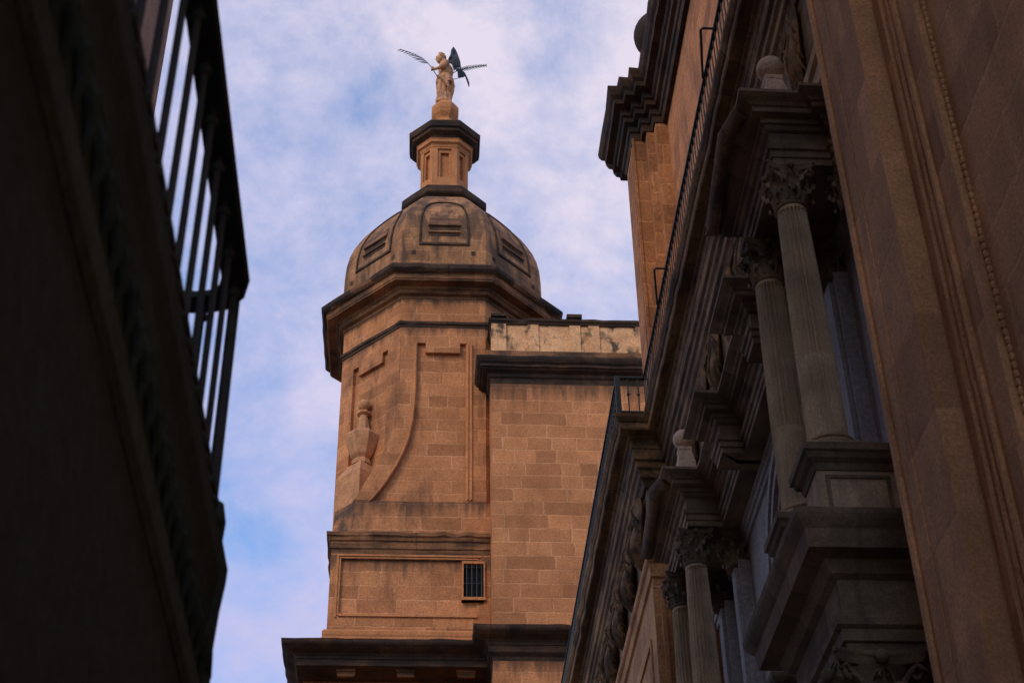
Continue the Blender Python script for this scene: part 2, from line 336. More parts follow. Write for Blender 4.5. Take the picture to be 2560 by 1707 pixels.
# dome: curved octagonal shell, each face with an arched panel and slots
DP = [(4.22,42.8),(4.2,43.5),(4.19,44.2),(4.14,44.9),(4.04,45.45),(3.88,45.95),(3.66,46.45),(3.4,46.95),(3.05,47.5),(2.7,48.0),(2.3,48.5),(1.95,48.9),(1.7,49.1)]
def dome_a(z):
    for (a0,z0),(a1,z1) in zip(DP, DP[1:]):
        if z <= z1: return a0+(a1-a0)*(z-z0)/(z1-z0)
    return DP[-1][0]
dome = octoloft(DP).build('dome', 'dome', tower)
HEX = [(0,1,2,3),(7,6,5,4),(0,4,5,1),(1,5,6,2),(2,6,7,3),(3,7,4,0)]
for k in range(8):
    ang = -math.pi/2+k*math.pi/4; n_ = Vector((math.cos(ang), math.sin(ang))); t_ = Vector((-n_.y, n_.x))
    def dp(s_, z_, e=0.): a = dome_a(z_)+e; return (XC+n_.x*a+t_.x*s_, YC+n_.y*a+t_.y*s_, z_+e*.4)
    arch = [(-1.05,44.10),(-1.05,44.9),(-1.03,45.6),(-.98,46.2),(-.90,46.7),(-.78,47.1),(-.58,47.4),(-.33,47.53),(0,47.57)]
    arch = arch+[(-a,b_) for a,b_ in arch[-2::-1]]
    ribs = MB(); rings = []
    for (a0, b0) in arch:
        c_ = .08 if b0 > 46.9 else 0
        rings.append([dp(a0,b0,-.03),dp(a0,b0,.05),dp(a0*.93,b0-c_*.6,.06),dp(a0*.9,b0-c_,-.03)])
    ribs.loft(rings)
    q = [dp(-1.0,44.22,.05),dp(1.0,44.22,.05),dp(1.0,44.1,.06),dp(-1.0,44.1,.06),dp(-1.0,44.22,-.1),dp(1.0,44.22,-.1),dp(1.0,44.1,-.1),dp(-1.0,44.1,-.1)]
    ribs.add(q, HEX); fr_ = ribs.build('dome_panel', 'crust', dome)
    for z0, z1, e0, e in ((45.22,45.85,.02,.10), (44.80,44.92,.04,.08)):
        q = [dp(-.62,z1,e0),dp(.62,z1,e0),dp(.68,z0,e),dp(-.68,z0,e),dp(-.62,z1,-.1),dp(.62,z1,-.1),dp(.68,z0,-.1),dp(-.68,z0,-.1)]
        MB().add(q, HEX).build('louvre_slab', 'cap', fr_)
    for z0, z1 in ((44.96,45.20), (44.58,44.78)):
        MB().add([dp(-.64,z1,.012),dp(.64,z1,.012),dp(.64,z0+.06,.012),dp(-.64,z0+.06,.012)], [(0,1,2,3)]).build('louvre_slot', 'crust', fr_)
    for s0 in (-1.35, 1.12): MB().add([dp(s0,43.80,.012),dp(s0+.17,43.80,.012),dp(s0+.17,43.58,.012),dp(s0,43.58,.012)], [(0,1,2,3)]).build('putlog_hole', 'crust', dome)
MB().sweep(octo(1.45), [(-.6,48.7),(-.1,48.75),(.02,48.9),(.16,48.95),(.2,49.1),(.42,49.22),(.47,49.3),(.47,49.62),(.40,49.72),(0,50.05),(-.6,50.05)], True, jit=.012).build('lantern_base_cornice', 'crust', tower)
# lantern
lant = MB(); lh, lc = 1.09, .52
for k in range(8):
    ang = -math.pi/2+k*math.pi/4; n_ = Vector((math.cos(ang), math.sin(ang))); t_ = Vector((-n_.y, n_.x))
    hs = (lh-lc) if k % 2 == 0 else lc*.7071; ap = lh if k % 2 == 0 else (2*lh-lc)*.7071
    fn = (lambda n_=n_, t_=t_, ap=ap: (lambda s_, z_, d_: (XC+n_.x*(ap-d_)+t_.x*s_, YC+n_.y*(ap-d_)+t_.y*s_, z_)))()
    b_ = hs*.56
    lant.poly([(-hs,49.8),(hs,49.8),(hs,53.0),(-hs,53.0)], [(-b_,50.9),(b_,50.9),(b_,52.7),(-b_,52.7)], fn, 0, .06, .30)
    b2 = hs*.34
    lant.poly([(-b_,50.9),(b_,50.9),(b_,52.7),(-b_,52.7)], [(-b2,50.9),(b2,50.9),(b2,52.5),(-b2,52.5)], fn, .075, .15, .22)
lant.build('lantern', 'plain', tower)
MB().sweep(octo(lh, lc), [(-.3,52.8),(.02,52.8),(.06,52.95),(.16,53.0),(.18,53.15),(.22,53.2),(-.3,53.2)], True).build('lantern_neck_moulding', 'plain', tower)
MB().sweep(octo(1.2), [(-.4,53.16),(.0,53.2),(.06,53.4),(.30,53.52),(.33,53.66),(.42,53.70),(.46,54.0),(.43,54.06),(-.4,54.7)], True, jit=.012).build('lantern_cornice', 'crust', tower)
octoloft([(.56,54.2),(.50,55.2),(.42,55.40),(.44,55.5),(.58,55.72),(.645,55.95),(.645,56.22),(.52,56.46),(.40,56.66)]).build('statue_pedestal', 'plain', tower)
# square base below the octagon
BX0, BX1, BY0, BY1 = -3.27, 2.47, 51.2, 60.
plin = [(-2.5,51.18),(-3.29,52.0),(-3.29,60),(5,60),(5,51.18)]
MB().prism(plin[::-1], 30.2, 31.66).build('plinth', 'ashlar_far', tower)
MB().sweep([(2.47,51.2),(BX0,51.2),(BX0,60)], [(-.3,29.45),(.0,29.45),(.02,29.62),(.07,29.66),(.07,29.74),(.03,29.78),(.03,29.94),(.09,29.98),(.12,30.10),(.19,30.14),(.2,30.27),(-.3,30.32)], jit=.014).build('band_cornice', 'cap', tower)
bb = MB(); fn = lambda s_, z_, d_: (s_, 51.2+d_, z_)
bb.poly([(BX0,26.3),(BX1,26.3),(BX1,29.5),(BX0,29.5)], [(-2.93,26.95),(2.0,26.95),(2.0,27.45),(2.22,27.45),(2.22,29.25),(-2.93,29.25)], fn, 0, 8.8, .10)
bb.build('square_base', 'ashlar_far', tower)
fr = MB()
for o_, w_, d_ in ((.0,.07,.0),(.10,.05,.03)):
    x0, x1, z0, z1 = -3.05+o_, 2.12-o_, 26.88+o_, 29.42-o_
    fr.box(x0, x1, 51.155+d_, 51.26, z1-w_, z1); fr.box(x0, x0+w_, 51.156+d_, 51.26, z0, z1-w_-.002)
fr.box(-2.9, 1.98, 51.14, 51.3, 26.93, 27.02)
fr.build('panel_frame', 'plain', tower)
wv = MB(); wv.poly([(1.44,27.6),(2.27,27.6),(2.27,29.18),(1.44,29.18)], [(1.50,27.73),(2.22,27.73),(2.22,29.08),(1.50,29.08)], lambda s_, z_, d_: (s_, 51.12+d_, z_), 0, .3, .19)
win = wv.build('window', 'plain', tower)
MB().box(1.505, 2.215, 51.29, 51.305, 27.735, 29.075).build('window_opening', 'void', win)
MB().box(1.42, 2.29, 51.09, 51.3, 27.60, 27.70).build('window_sill', 'plain', win)
for x in (1.62, 1.80, 1.98, 2.15): MB().tube([(x,51.17,27.72),(x,51.17,29.10)], .022, 6).build('window_bar', 'iron', win)
for z in (28.3, 28.95): MB().tube([(1.49,51.17,z),(2.23,51.17,z)], .02, 6).build('window_bar', 'iron', win)
MB().sweep([(2.47,51.2),(BX0,51.2),(BX0,60)], [(-.3,25.5),(.16,25.5),(.16,26.05),(.13,26.1),(.15,26.16),(.15,26.3),(.09,26.38),(.03,26.42),(-.3,26.42)]).build('base_moulding', 'plain', tower)
LBX = -4.05
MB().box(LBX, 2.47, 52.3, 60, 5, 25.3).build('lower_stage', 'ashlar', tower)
MB().sweep([(2.47,51.2),(LBX,51.2),(LBX,60)], [(-1.5,24.98),(.17,24.98),(.17,25.2),(.21,25.22),(.22,25.3),(.30,25.38),(.50,25.46),(.66,25.56),(.70,25.62),(.72,25.73),(-1.5,25.76)], jit=.014).build('lower_cornice', 'crust', tower)
for x in (-2.53, -.48, 1.6): MB().box(x-.3, x+.3, 51.3, 51.42, 24.72, 24.88).box(x-.33, x+.33, 51.24, 51.5, 24.88, 24.979).build('modillion', 'cap', tower)
# corner block under the urn (set on the diagonal)
bk = MB(); bc = (-2.40, 52.42)
def dia(r_): return [(bc[0],bc[1]-r_),(bc[0]+r_,bc[1]),(bc[0],bc[1]+r_),(bc[0]-r_,bc[1])]
bk.loft([[(x,y,z) for x,y in dia(r_)] for r_, z in ((.93,31.5),(.93,33.35),(.86,33.45),(.5,33.95),(.42,34.0))])
bk.build('corner_block', 'urn', tower)
base(tower, (XC, YC, -1.6))

# urn shaped finial
uo = [(.40,33.98),(.36,34.2),(.30,34.28),(.42,34.42),(.47,34.55),(.58,34.85),(.67,35.18),(.69,35.32),(.66,35.42),(.55,35.54),(.40,35.64),(.30,35.66),(.24,36.0),(.17,36.42),(.14,36.5),(.27,36.56),(.28,36.66),(.16,36.74),(.09,36.8)]
uo = [(r_, 33.98+(z_-33.98)*.93) for r_, z_ in uo]
un = thing('urn_finial', 'pale octagonal stone urn with a ball on top, on the corner block of the tower', 'finial')
MB().lathe(bc[0], bc[1], uo, 8, math.pi/8).build('urn', 'urn', un)
MB().sphere((bc[0],bc[1],36.84), .25).build('ball', 'urn', un, smooth=True)
base(un, (bc[0], bc[1], 33.98))

# ================================================================== NAVE WALL BLOCK beside the tower
blk = thing('church_block', 'plain sandstone ashlar block with dark cornice and patchy pale parapet, right of the tower', 'church')
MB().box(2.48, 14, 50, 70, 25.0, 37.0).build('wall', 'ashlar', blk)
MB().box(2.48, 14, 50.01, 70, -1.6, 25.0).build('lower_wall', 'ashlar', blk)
MB().sweep([(14,50),(2.48,50),(2.48,60)], [(-.3,36.25),(.0,36.27),(.03,36.5),(.10,36.55),(.13,36.68),(.30,36.74),(.34,36.8),(.41,36.82),(.42,36.93),(.50,36.98),(.56,37.08),(.59,37.17),(.57,37.22),(-.3,37.3)], jit=.014).build('cornice', 'crust', blk)
MB().sweep([(14,50),(2.48,50),(2.48,60)], [(-.6,24.7),(.0,24.72),(.04,24.85),(.15,24.95),(.17,24.97),(.17,25.2),(.21,25.22),(.22,25.3),(.30,25.38),(.50,25.46),(.66,25.56),(.70,25.62),(.72,25.73),(-.6,25.76)], jit=.014).build('lower_cornice', 'crust', blk)
MB().box(2.3, 14, 49.85, 60, 37.22, 37.75).build('blocking_course', 'cap', blk)
par = MB().box(2.60, 14, 50.1, 50.7, 37.75, 39.2)
par.box(2.52, 3.1, 50.02, 50.6, 37.75, 39.2); par.build('parapet', 'parapet', blk)
for x0 in (3.95, 5.6, 6.35, 8.2): MB().box(x0, x0+.42, 50.04, 50.11, 37.75, 39.2).build('parapet_pilaster', 'parapet', blk)
MB().sweep([(14,50.05),(2.53,50.05),(2.53,60)], [(-.6,39.18),(.02,39.2),(.06,39.3),(.10,39.32),(.11,39.44),(-.6,39.5)], jit=.014).build('parapet_coping', 'crust', blk)
MB().box(2.50,3.12,49.9,50.6,39.5,39.62).build('coping_block', 'crust', blk); MB().box(5.5,6.1,49.9,50.6,39.5,39.66).build('coping_block', 'crust', blk)
base(blk, (8, 60, -1.6))

# ================================================================== STREET FRONT OF THE CHURCH (right)
fac = thing('church_building', 'dark stone church with fluted columns and heavy black cornices along the right', 'church')
W = 5.55
# walls
near = MB()
near.box(4.49, 9, 11.47, 12.7, -1.6, 18.4)                 # outer strip of the near pier
near.build('near_pier', 'nearplain', fac)
MB().box(4.74, 9, 10.45, 11.468, -1.6, 18.4).build('pier_return', 'near', fac)
MB().box(4.80, 9, -12, 10.448, -1.6, 24).build('near_wall', 'near', fac)
mo = MB()
mo.box(4.455, 4.5, 12.62, 12.715, -1.6, 18.4); mo.box(4.478, 4.5, 12.25, 12.30, -1.6, 18.4)
mo.box(4.70, 4.78, 11.20, 11.30, -1.6, 18.4); mo.box(4.715, 4.78, 11.06, 11.10, -1.6, 18.4)
mo.box(4.70, 4.78, 10.86, 10.92, -1.6, 18.4); mo.box(4.71, 4.82, 10.40, 10.52, -1.6, 18.4)
mo.build('pier_mouldings', 'nearplain', fac)
bd = MB().lathe(4.79, 10.36, [(rr2, 3.0+i*.085+dz) for i in range(150) for rr2, dz in ((.009,0),(.022,.012),(.028,.0425),(.022,.073))], 8)
bd.build('bead_string', 'nearplain', fac)
MB().box(W, 10, 12.7, 27.7, -1.6, 18.4).build('recess_wall', 'marble', fac)
fp = MB().box(4.49, 10, 27.7, 46, -1.6, 15.3)
fp.build('far_pier', 'farpier', fac)
MB().box(5.2, 10, 27.5, 46, 15.3, 18.9).build('far_pier_core', 'dark', fac)
rv = MB()
rv.box(4.62, 4.70, 27.60, 27.698, 3, 15.0); rv.box(4.80, 10, 27.45, 27.699, -1.6, 15.25); rv.box(4.86, 4.93, 27.38, 27.448, 3, 15.0)
rv.box(5.05, 10, 27.2, 27.449, -1.6, 15.25); rv.box(5.12,5.18,27.14,27.198,3,15.0); rv.box(5.3, 10, 26.95, 27.199, -1.6, 15.25)
rv.build('pier_reveal_mouldings', 'farpier', fac)
pp = MB(); pfn = lambda s_, z_, d_: (4.49+d_, s_, z_)
for y0, y1 in ((28.25, 30.6), (31.3, 34.5), (35.2, 38.4)):
    for (a, b_, c_, d_) in ((y0, y1, 14.35, 14.45), (y0, y0+.08, 3, 14.348), (y1-.08, y1, 3, 14.348)): pp.box(4.45, 4.5, a, b_, c_, d_)
pp.build('panel_moulding', 'farpier', fac)

# great cornice
GP = [(5.09,12.9),(5.09,27.76),(4.49,27.76),(4.49,44)]
GC = [(-.5,17.6),(.0,17.62),(.05,17.75),(.10,17.80),(.11,17.95),(.16,18.0),(.17,18.12),(.22,18.16),(.23,18.38),(.25,18.40),(.25,18.6),(.30,18.62),(.31,18.68),(.50,18.70),(.52,18.74),(.52,18.85),(.55,18.87),(.60,18.95),(.61,19.0),(.61,19.03),(-.5,19.06)]
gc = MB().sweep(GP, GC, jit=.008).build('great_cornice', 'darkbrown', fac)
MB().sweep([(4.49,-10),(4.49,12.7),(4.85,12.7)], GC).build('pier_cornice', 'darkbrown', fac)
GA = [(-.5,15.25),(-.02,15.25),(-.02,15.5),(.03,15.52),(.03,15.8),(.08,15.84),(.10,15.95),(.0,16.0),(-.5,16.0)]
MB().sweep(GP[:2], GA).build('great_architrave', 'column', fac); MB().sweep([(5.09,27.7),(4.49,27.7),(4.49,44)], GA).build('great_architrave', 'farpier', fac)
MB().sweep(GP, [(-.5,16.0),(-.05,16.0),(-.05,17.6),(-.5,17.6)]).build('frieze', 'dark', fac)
# carved leaf consoles in the frieze
def leafconsole(s=1.):
    m = MB()
    # hanging leaf: pointed top, swelling belly, seen from the side; local: out = -X, along Y, z up
    prof = [(.0,.0),(-.06,.04),(-.14,.14),(-.20,.30),(-.22,.48),(-.205,.68),(-.16,.88),(-.125,1.05),(-.10,1.22),(-.09,1.40),(-.12,1.52),(.0,1.52)]
    rings = []
    for k in range(13):
        a = -1+2*k/12; b_ = math.sqrt(max(0, 1-abs(a)**3.2)); w_ = .92+.08*math.cos(a*16)
        rings.append([(p*(.35+.65*b_*w_)-.0, a*.24*(.25+.75*min(1, zz/.45)) if zz < .45 else a*.24, zz) for p, zz in prof])
    m.loft(rings)
    for sg in (-1, 1):                                  # raised veins curling on both cheeks
        for q in range(4):
            z0 = .30+q*.26; x0 = -.05-.02*q
            m.tube([(x0+.03,sg*.225,z0-.12),(x0-.05,sg*.245,z0),(x0-.07,sg*.245,z0+.12),(x0-.03,sg*.24,z0+.24)], [.012,.022,.02,.008], 5)
    m.tube([(-.20,0,.18),(-.245,0,.45),(-.19,0,.8),(-.12,0,1.15)], [.015,.03,.026,.012], 6)
    return m
lc0 = leafconsole().build('leaf_console', 'darkbrown', fac); smooth_by_angle(lc0, 50); lc0.location = (5.10, 13.85, 16.02)
k = 0; y = 15.2
while y < 27.2:
    c_ = lc0.copy(); C.objects.link(c_); c_.parent = fac; c_.location = (5.10, y, 16.02); y += 1.42
y = 28.4
while y < 41:
    c_ = lc0.copy(); C.objects.link(c_); c_.parent = fac; c_.location = (4.50, y, 16.02); c_.scale = (1.5, 1.35, 1.02); y += 1.75
# upper (clerestory) storey
cls = thing('clerestory', 'sunlit ochre upper wall and stepped buttress with projecting cornice, above the great cornice', 'church')
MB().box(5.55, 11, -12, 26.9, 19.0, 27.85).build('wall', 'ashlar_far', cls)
bt = MB(); bt.box(5.26, 11, 26.9, 29.3, 19.0, 27.8); bt.box(5.09, 11, 27.2, 29.0, 19.0, 27.79); bt.box(4.80, 11, 27.5, 28.7, 19.0, 27.78)
bt.box(4.775, 4.83, 27.475, 27.53, 19.0, 27.7); bt.box(4.78, 4.82, 27.75, 27.80, 19.0, 27.7)
bt.build('buttress', 'buttress', cls)
RC = [(-0.3, 27.150000000000002), (0.018, 27.17), (0.044, 27.35), (0.088, 27.39), (0.106, 27.55), (0.194, 27.59), (0.211, 27.71), (0.264, 27.75), (0.282, 27.91), (0.44, 27.95), (0.458, 28.07), (0.528, 28.150000000000002), (0.581, 28.29), (0.598, 28.39), (-0.3, 28.45)]
MB().sweep([(5.46,-12),(5.46,26.9),(5.24,26.9),(5.24,27.2),(5.02,27.2),(5.02,27.5),(4.80,27.5),(4.80,28.7),(5.02,28.7),(5.02,29.0),(5.24,29.0),(5.24,29.3),(7,29.3)], RC, jit=.008).build('roof_cornice', 'crust', cls)
MB().box(5.5, 12, -12, 29.3, 28.42, 28.9).build('roof_edge', 'crust', cls)
base(cls, (8, 10, 19.0))
tag(MB().sphere((5.30,25.6,28.75), .6, 32, 20).build('roof_ball', 'crust', smooth=True), 'dark round stone ball bulging over the roof cornice at the top edge', 'roof ball')

# ---- portal entablatures
def ent_path(xa, xw, y0, y1, y2, y3):
    return [(W,14.66),(xw,14.66),(xw,y0),(xa,y0),(xa,y1),(xw,y1),(xw,18.5),(xw-.37,18.5),(xw-.37,19.0),(xw,19.0),(xw,21.4),(xw-.37,21.4),(xw-.37,21.9),(xw,21.9),(xw,y2),(xa+.16,y2),(xa+.16,y3),(W,y3)]
EU = ent_path(4.36, 5.12, 14.77, 16.75, 23.65, 25.9)
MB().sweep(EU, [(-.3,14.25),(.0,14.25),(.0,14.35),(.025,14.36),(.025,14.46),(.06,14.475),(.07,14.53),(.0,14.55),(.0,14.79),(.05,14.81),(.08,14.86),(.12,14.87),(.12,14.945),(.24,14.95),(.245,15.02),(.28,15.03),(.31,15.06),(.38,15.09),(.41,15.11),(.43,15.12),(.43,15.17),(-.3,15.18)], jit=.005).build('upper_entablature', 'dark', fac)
GUT = [(.28,14.99),(.34,14.99),(.39,15.02),(.42,15.08),(.44,15.14),(.44,15.19),(.41,15.19),(.40,15.10),(.36,15.03),(.28,15.02)]
smooth_by_angle(MB().sweep([(4.36,14.78),(4.24,15.25),(4.35,17.0)], GUT).build('crown_edge', 'darkbrown', fac), 50)
smooth_by_angle(MB().sweep([(4.52,23.66),(4.40,24.05),(4.52,26.1)], GUT).build('crown_edge', 'darkbrown', fac), 50)
for (y0, y1, xa) in ((14.79, 16.73, 4.38), (23.67, 25.88, 4.54)): MB().box(xa, W, y0, y1, 14.252, 14.94).build('entablature_core', 'dark', fac)
EL = ent_path(4.31, 5.15, 14.65, 16.85, 23.4, 26.0)
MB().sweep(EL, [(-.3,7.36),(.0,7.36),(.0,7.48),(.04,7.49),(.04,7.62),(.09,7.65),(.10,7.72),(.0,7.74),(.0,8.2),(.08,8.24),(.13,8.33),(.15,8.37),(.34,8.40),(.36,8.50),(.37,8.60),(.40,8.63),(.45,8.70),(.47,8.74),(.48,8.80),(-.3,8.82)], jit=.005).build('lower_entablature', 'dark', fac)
for (y0, y1, xa) in ((14.67, 16.83, 4.33), (23.42, 25.98, 4.49)): MB().box(xa, W, y0, y1, 7.362, 8.7).build('entablature_core', 'dark', fac)
# wall architrave mouldings between the column pairs
MB().sweep([(W,12.7),(W,27.2)], [(-.1,13.98),(.05,13.98),(.05,14.08),(.09,14.09),(.09,14.18),(.13,14.19),(.13,14.27),(.19,14.30),(.20,14.38),(-.1,14.4)]).build('wall_architrave', 'marble', fac)
# arched window in the recess
aw = thing('x', '', '')
bpy.data.objects.remove(aw)
am = MB(); cy_, cz_ = 20.2, 12.05
for (ro, ri, pr) in ((2.0,1.86,.13), (1.86,1.74,.07), (1.74,1.62,.11), (1.62,1.5,.04)):
    pts = [(cy_-ro, 8.9)]+[(cy_-ro*math.cos(math.pi*i/28), cz_+ro*math.sin(math.pi*i/28)) for i in range(29)]+[(cy_+ro, 8.9)]
    qts = [(cy_-ri, 8.9)]+[(cy_-ri*math.cos(math.pi*i/28), cz_+ri*math.sin(math.pi*i/28)) for i in range(29)]+[(cy_+ri, 8.9)]
    rings = [[(W-pr,a[0],a[1]),(W-pr,b_[0],b_[1]),(W+.05,b_[0],b_[1]),(W+.05,a[0],a[1])] for a, b_ in zip(pts, qts)]
    am.loft(rings)
am.build('arch_moulding', 'marble', fac)
av = MB(); pts = [(cy_-1.5, 8.9)]+[(cy_-1.5*math.cos(math.pi*i/28), cz_+1.5*math.sin(math.pi*i/28)) for i in range(29)]+[(cy_+1.5, 8.9)]
av.poly([(a, b_) for a, b_ in pts], None, lambda s_, z_, d_: (W-.004+d_, s_, z_), 0, .03)
av.build('arched_window', 'void', fac)
# wall pilasters behind the columns
for y in (14.95, 16.45, 24.05, 25.5):
    pl_ = MB().box(5.36, W, y-.24, y+.24, 8.8, 13.7); pl_.box(5.30, 5.36, y-.13, y+.13, 9.2, 13.6); pl_.build('wall_pilaster', 'marble', fac)
# pedestals
for (x, y) in ((4.56, 15.0), (4.54, 16.47), (4.66, 24.0), (4.64, 25.5)):
    xa = x-.27
    MB().box(xa, W, y-.27, y+.27, 8.80, 9.62).build('pedestal', 'column', fac)
    q = MB().sweep([(W,y-.27),(xa,y-.27),(xa,y+.27),(W,y+.27)], [(-.1,9.60),(.02,9.60),(.04,9.68),(.09,9.72),(.11,9.78),(.14,9.80),(.14,9.89),(-.1,9.9)])
    q.sweep([(W,y-.27),(xa,y-.27),(xa,y+.27),(W,y+.27)], [(-.1,8.8),(.10,8.8),(.10,8.95),(.05,9.0),(.0,9.03),(-.1,9.03)])
    q.box(xa, W, y-.27, y+.27, 9.6, 9.895)
    q.build('pedestal_cap', 'dark', fac)
    fr = MB(); x0, x1 = xa+.09, xa+.80
    for (a, b_, c_, d_) in ((x0,x1,9.50,9.54),(x0,x0+.04,9.08,9.498),(x1-.04,x1,9.08,9.498)): fr.box(a, b_, y-.29, y-.26, c_, d_)
    fr.build('pedestal_frame', 'dark', fac)

# ---- fluted columns
def fluted(z0, z1, r0_, r1_, nf=22, cable=.33):
    rings = []; per = 7; n_ = nf*per; H_ = z1-z0
    zs = [0,.012,.03,.06,.12,.2,.28,cable-.004,cable+.004,.42,.52,.62,.72,.82,.9,.955,.975,.985,1.0]
    for t_ in zs:
        r_ = r0_*(1-t_)+r1_*t_ + .012*math.sin(math.pi*t_)
        amp = (0 if t_ in (0, .012, .985, 1.0) else (.014 if t_ <= cable-.004 else .070))*r0_/.24
        ring = []
        for i in range(n_):
            a = 2*math.pi*i/n_; ph = i % per
            c_ = (0., 0., .62, .95, 1., .95, .62)[ph]
            if t_ <= cable-.004 and amp: c_ = (0., 0., .9, .15, -.1, .15, .9)[ph]
            ring.append(((r_-amp*c_)*math.cos(a), (r_-amp*c_)*math.sin(a), z0+t_*H_))
        rings.append(ring)
    return MB().loft(rings)
def leaf(m, ang, r_base, z0, h, wd, out, curl):
    """acanthus leaf: a tapering strip that rises, leans out and curls over, with lobed edges"""
    rows = 9; pts = []; d = Vector((math.cos(ang), math.sin(ang), 0)); t_ = Vector((-d.y, d.x, 0))
    for k in range(rows):
        q = k/(rows-1)
        if q < .72: rr_ = r_base+out*.35*q/.72; zz = z0+h*q/.72
        else:
            b_ = (q-.72)/.28*2.3; rr_ = r_base+out*.35+out*.4*math.sin(b_); zz = z0+h-out*.35*(1-math.cos(b_))+.06*h*math.sin(b_)
        ww = wd*(1-.35*q)*(1+.22*math.sin(q*19)) * (1 if q < .9 else .7)
        th = .012+.012*(1-q)
        c0 = d*rr_+Vector((0,0,zz))
        pts.append([c0-t_*ww-d*.02, c0-t_*ww*.5+d*.012, c0+d*(.03), c0+t_*ww*.5+d*.012, c0+t_*ww-d*.02, c0-d*th*1.4])
    m.loft(pts)
def capital(s=1.):
    """Corinthian capital, local base at z=0, height .62, neck radius .19"""
    m = MB()
    m.lathe(0, 0, [(.185,-.03),(.215,-.025),(.225,0),(.21,.02),(.185,.03),(.18,.1),(.19,.3),(.23,.45),(.28,.52)], 24)
    for i in range(8): leaf(m, 2*math.pi*i/8, .185, .02, .19, .072, .17, 1)
    for i in range(8): leaf(m, 2*math.pi*(i+.5)/8, .19, .06, .32, .070, .20, 1)
    for i in range(4):                                  # corner volutes
        a = math.pi/4+i*math.pi/2; d = Vector((math.cos(a), math.sin(a), 0)); t_ = Vector((-d.y, d.x, 0))
        for sg in (-1, 1):
            pts = []
            for k in range(17):
                q = k/16
                if q < .4: p = d*(.20+.13*q/.4)+Vector((0,0,.30+.2*q/.4))+t_*sg*(.10*(1-q/.4)+.02)
                else:
                    b_ = (q-.4)/.6*5.2; rr_ = .062*(1-(q-.4)/.6*.75)
                    p = d*(.345+rr_*math.sin(b_))+Vector((0,0,.45+rr_*math.cos(b_)))+t_*sg*.022
                pts.append(p)
            m.tube(pts, [.020]*6+[.018]*6+[.014]*5, 6)
        e = i*math.pi/2; d = Vector((math.cos(e), math.sin(e), 0)); t_ = Vector((-d.y, d.x, 0))
        m.sphere(d*.30+Vector((0,0,.555)), .05, 8, 6)       # fleuron
        for sg in (-1, 1): m.tube([d*.22+t_*sg*.10+Vector((0,0,.36)), d*.27+t_*sg*.05+Vector((0,0,.46)), d*.28+t_*sg*.015+Vector((0,0,.47)), d*.27+t_*sg*.03+Vector((0,0,.43))], .014, 6)
    ab = []                                             # concave abacus
    for i in range(4):
        a = i*math.pi/2; d = Vector((math.cos(a), math.sin(a), 0)); t_ = Vector((-d.y, d.x, 0))
        for q in (-.29, -.25, -.15, 0, .15, .25, .29): ab.append(d*(.315-.075*(1-(q/.30)**2))+t_*q)
    m.loft([[(p.x*k_, p.y*k_, z) for p in ab] for k_, z in ((.93,.525),(1.0,.55),(1.0,.575),(1.06,.585),(1.06,.615))])
    return m
cap_mesh = None
def column(x, y, z0, z1, rb, rt, caps, label=None):
    global cap_mesh
    H_ = .62*caps; zc = z1-H_
    o = fluted(z0+.21, zc-.02, rb, rt).build('column', 'column', fac); o.location = (x, y, 0)
    b_ = MB().lathe(0, 0, [(rb*1.42,z0+.06),(rb*1.46,z0+.075),(rb*1.46,z0+.11),(rb*1.36,z0+.125),(rb*1.15,z0+.14),(rb*1.16,z0+.16),(rb*1.27,z0+.17),(rb*1.28,z0+.19),(rb*1.1,z0+.205),(rb*1.04,z0+.23)], 40)
    b_.box(-rb*1.42, rb*1.42, -rb*1.42, rb*1.42, z0, z0+.06)
    smooth_by_angle(b_.build('column_base', 'column', o), 35)
    if cap_mesh is None:
        c_ = capital().build('capital', 'dark', o); smooth_by_angle(c_, 50); cap_mesh = c_.data
    else:
        c_ = bpy.data.objects.new('capital', cap_mesh); C.objects.link(c_); c_.parent = o
    c_.location = (0, 0, zc); c_.scale = (caps, caps, caps)
    return o
for (x, y) in ((4.56, 15.0), (4.54, 16.47), (4.66, 24.0), (4.64, 25.5)):
    column(x, y, 9.9, 14.25, .235, .185, .96)
for (x, y) in ((4.60, 14.95), (4.60, 16.5), (4.72, 23.75), (4.72, 25.6)):
    column(x, y, -1.0, 7.36, .36, .30, 1.5)
# pilaster capitals on the wall behind
for (x, y) in ((5.38, 14.95), (5.38, 16.45), (5.38, 24.05), (5.38, 25.5)):
    c_ = bpy.data.objects.new('pilaster_capital', cap_mesh); C.objects.link(c_); c_.parent = fac; c_.location = (x, y, 13.66); c_.scale = (.9, .95, .96)
# carved console low in the portal
cc = MB(); cc.loft([[(5.55,20.0-w_,z),(5.55-d_,20.0-w_,z),(5.55-d_-.08,20.0,z),(5.55-d_,20.0+w_,z),(5.55,20.0+w_,z)] for z, d_, w_ in ((8.85,.12,.10),(9.1,.3,.2),(9.5,.42,.24),(9.62,.46,.28),(9.75,.46,.28))])
cc.build('carved_console', 'ball', fac)
base(fac, (6, 15, -1.6))
for ch in fac.children:
    pass

# ---- ball finials on the entablatures
def ballfin(x, y, label, z0=15.18):
    t_ = thing('ball_finial', label, 'finial', 'ball finials on the portal entablatures')
    MB().loft([[(x-a,y-a,z),(x+a,y-a,z),(x+a,y+a,z),(x-a,y+a,z)] for a, z in ((.19,z0),(.19,z0+.22),(.165,z0+.26),(.15,z0+.5),(.11,z0+.74),(.12,z0+.76),(.12,z0+.82),(.06,z0+.86))]).build('tapered_block', 'ball', t_)
    MB().sphere((x,y,z0+1.03), .19, 32, 18).build('ball', 'ball', t_, smooth=True)
    base(t_, (x, y, z0)); return t_
ballfin(4.575, 14.98, 'round stone ball on a short block above the nearest column, beside the big pier')
ballfin(4.64, 23.95, 'round stone ball on a pale tapered block above the farther pair of columns')

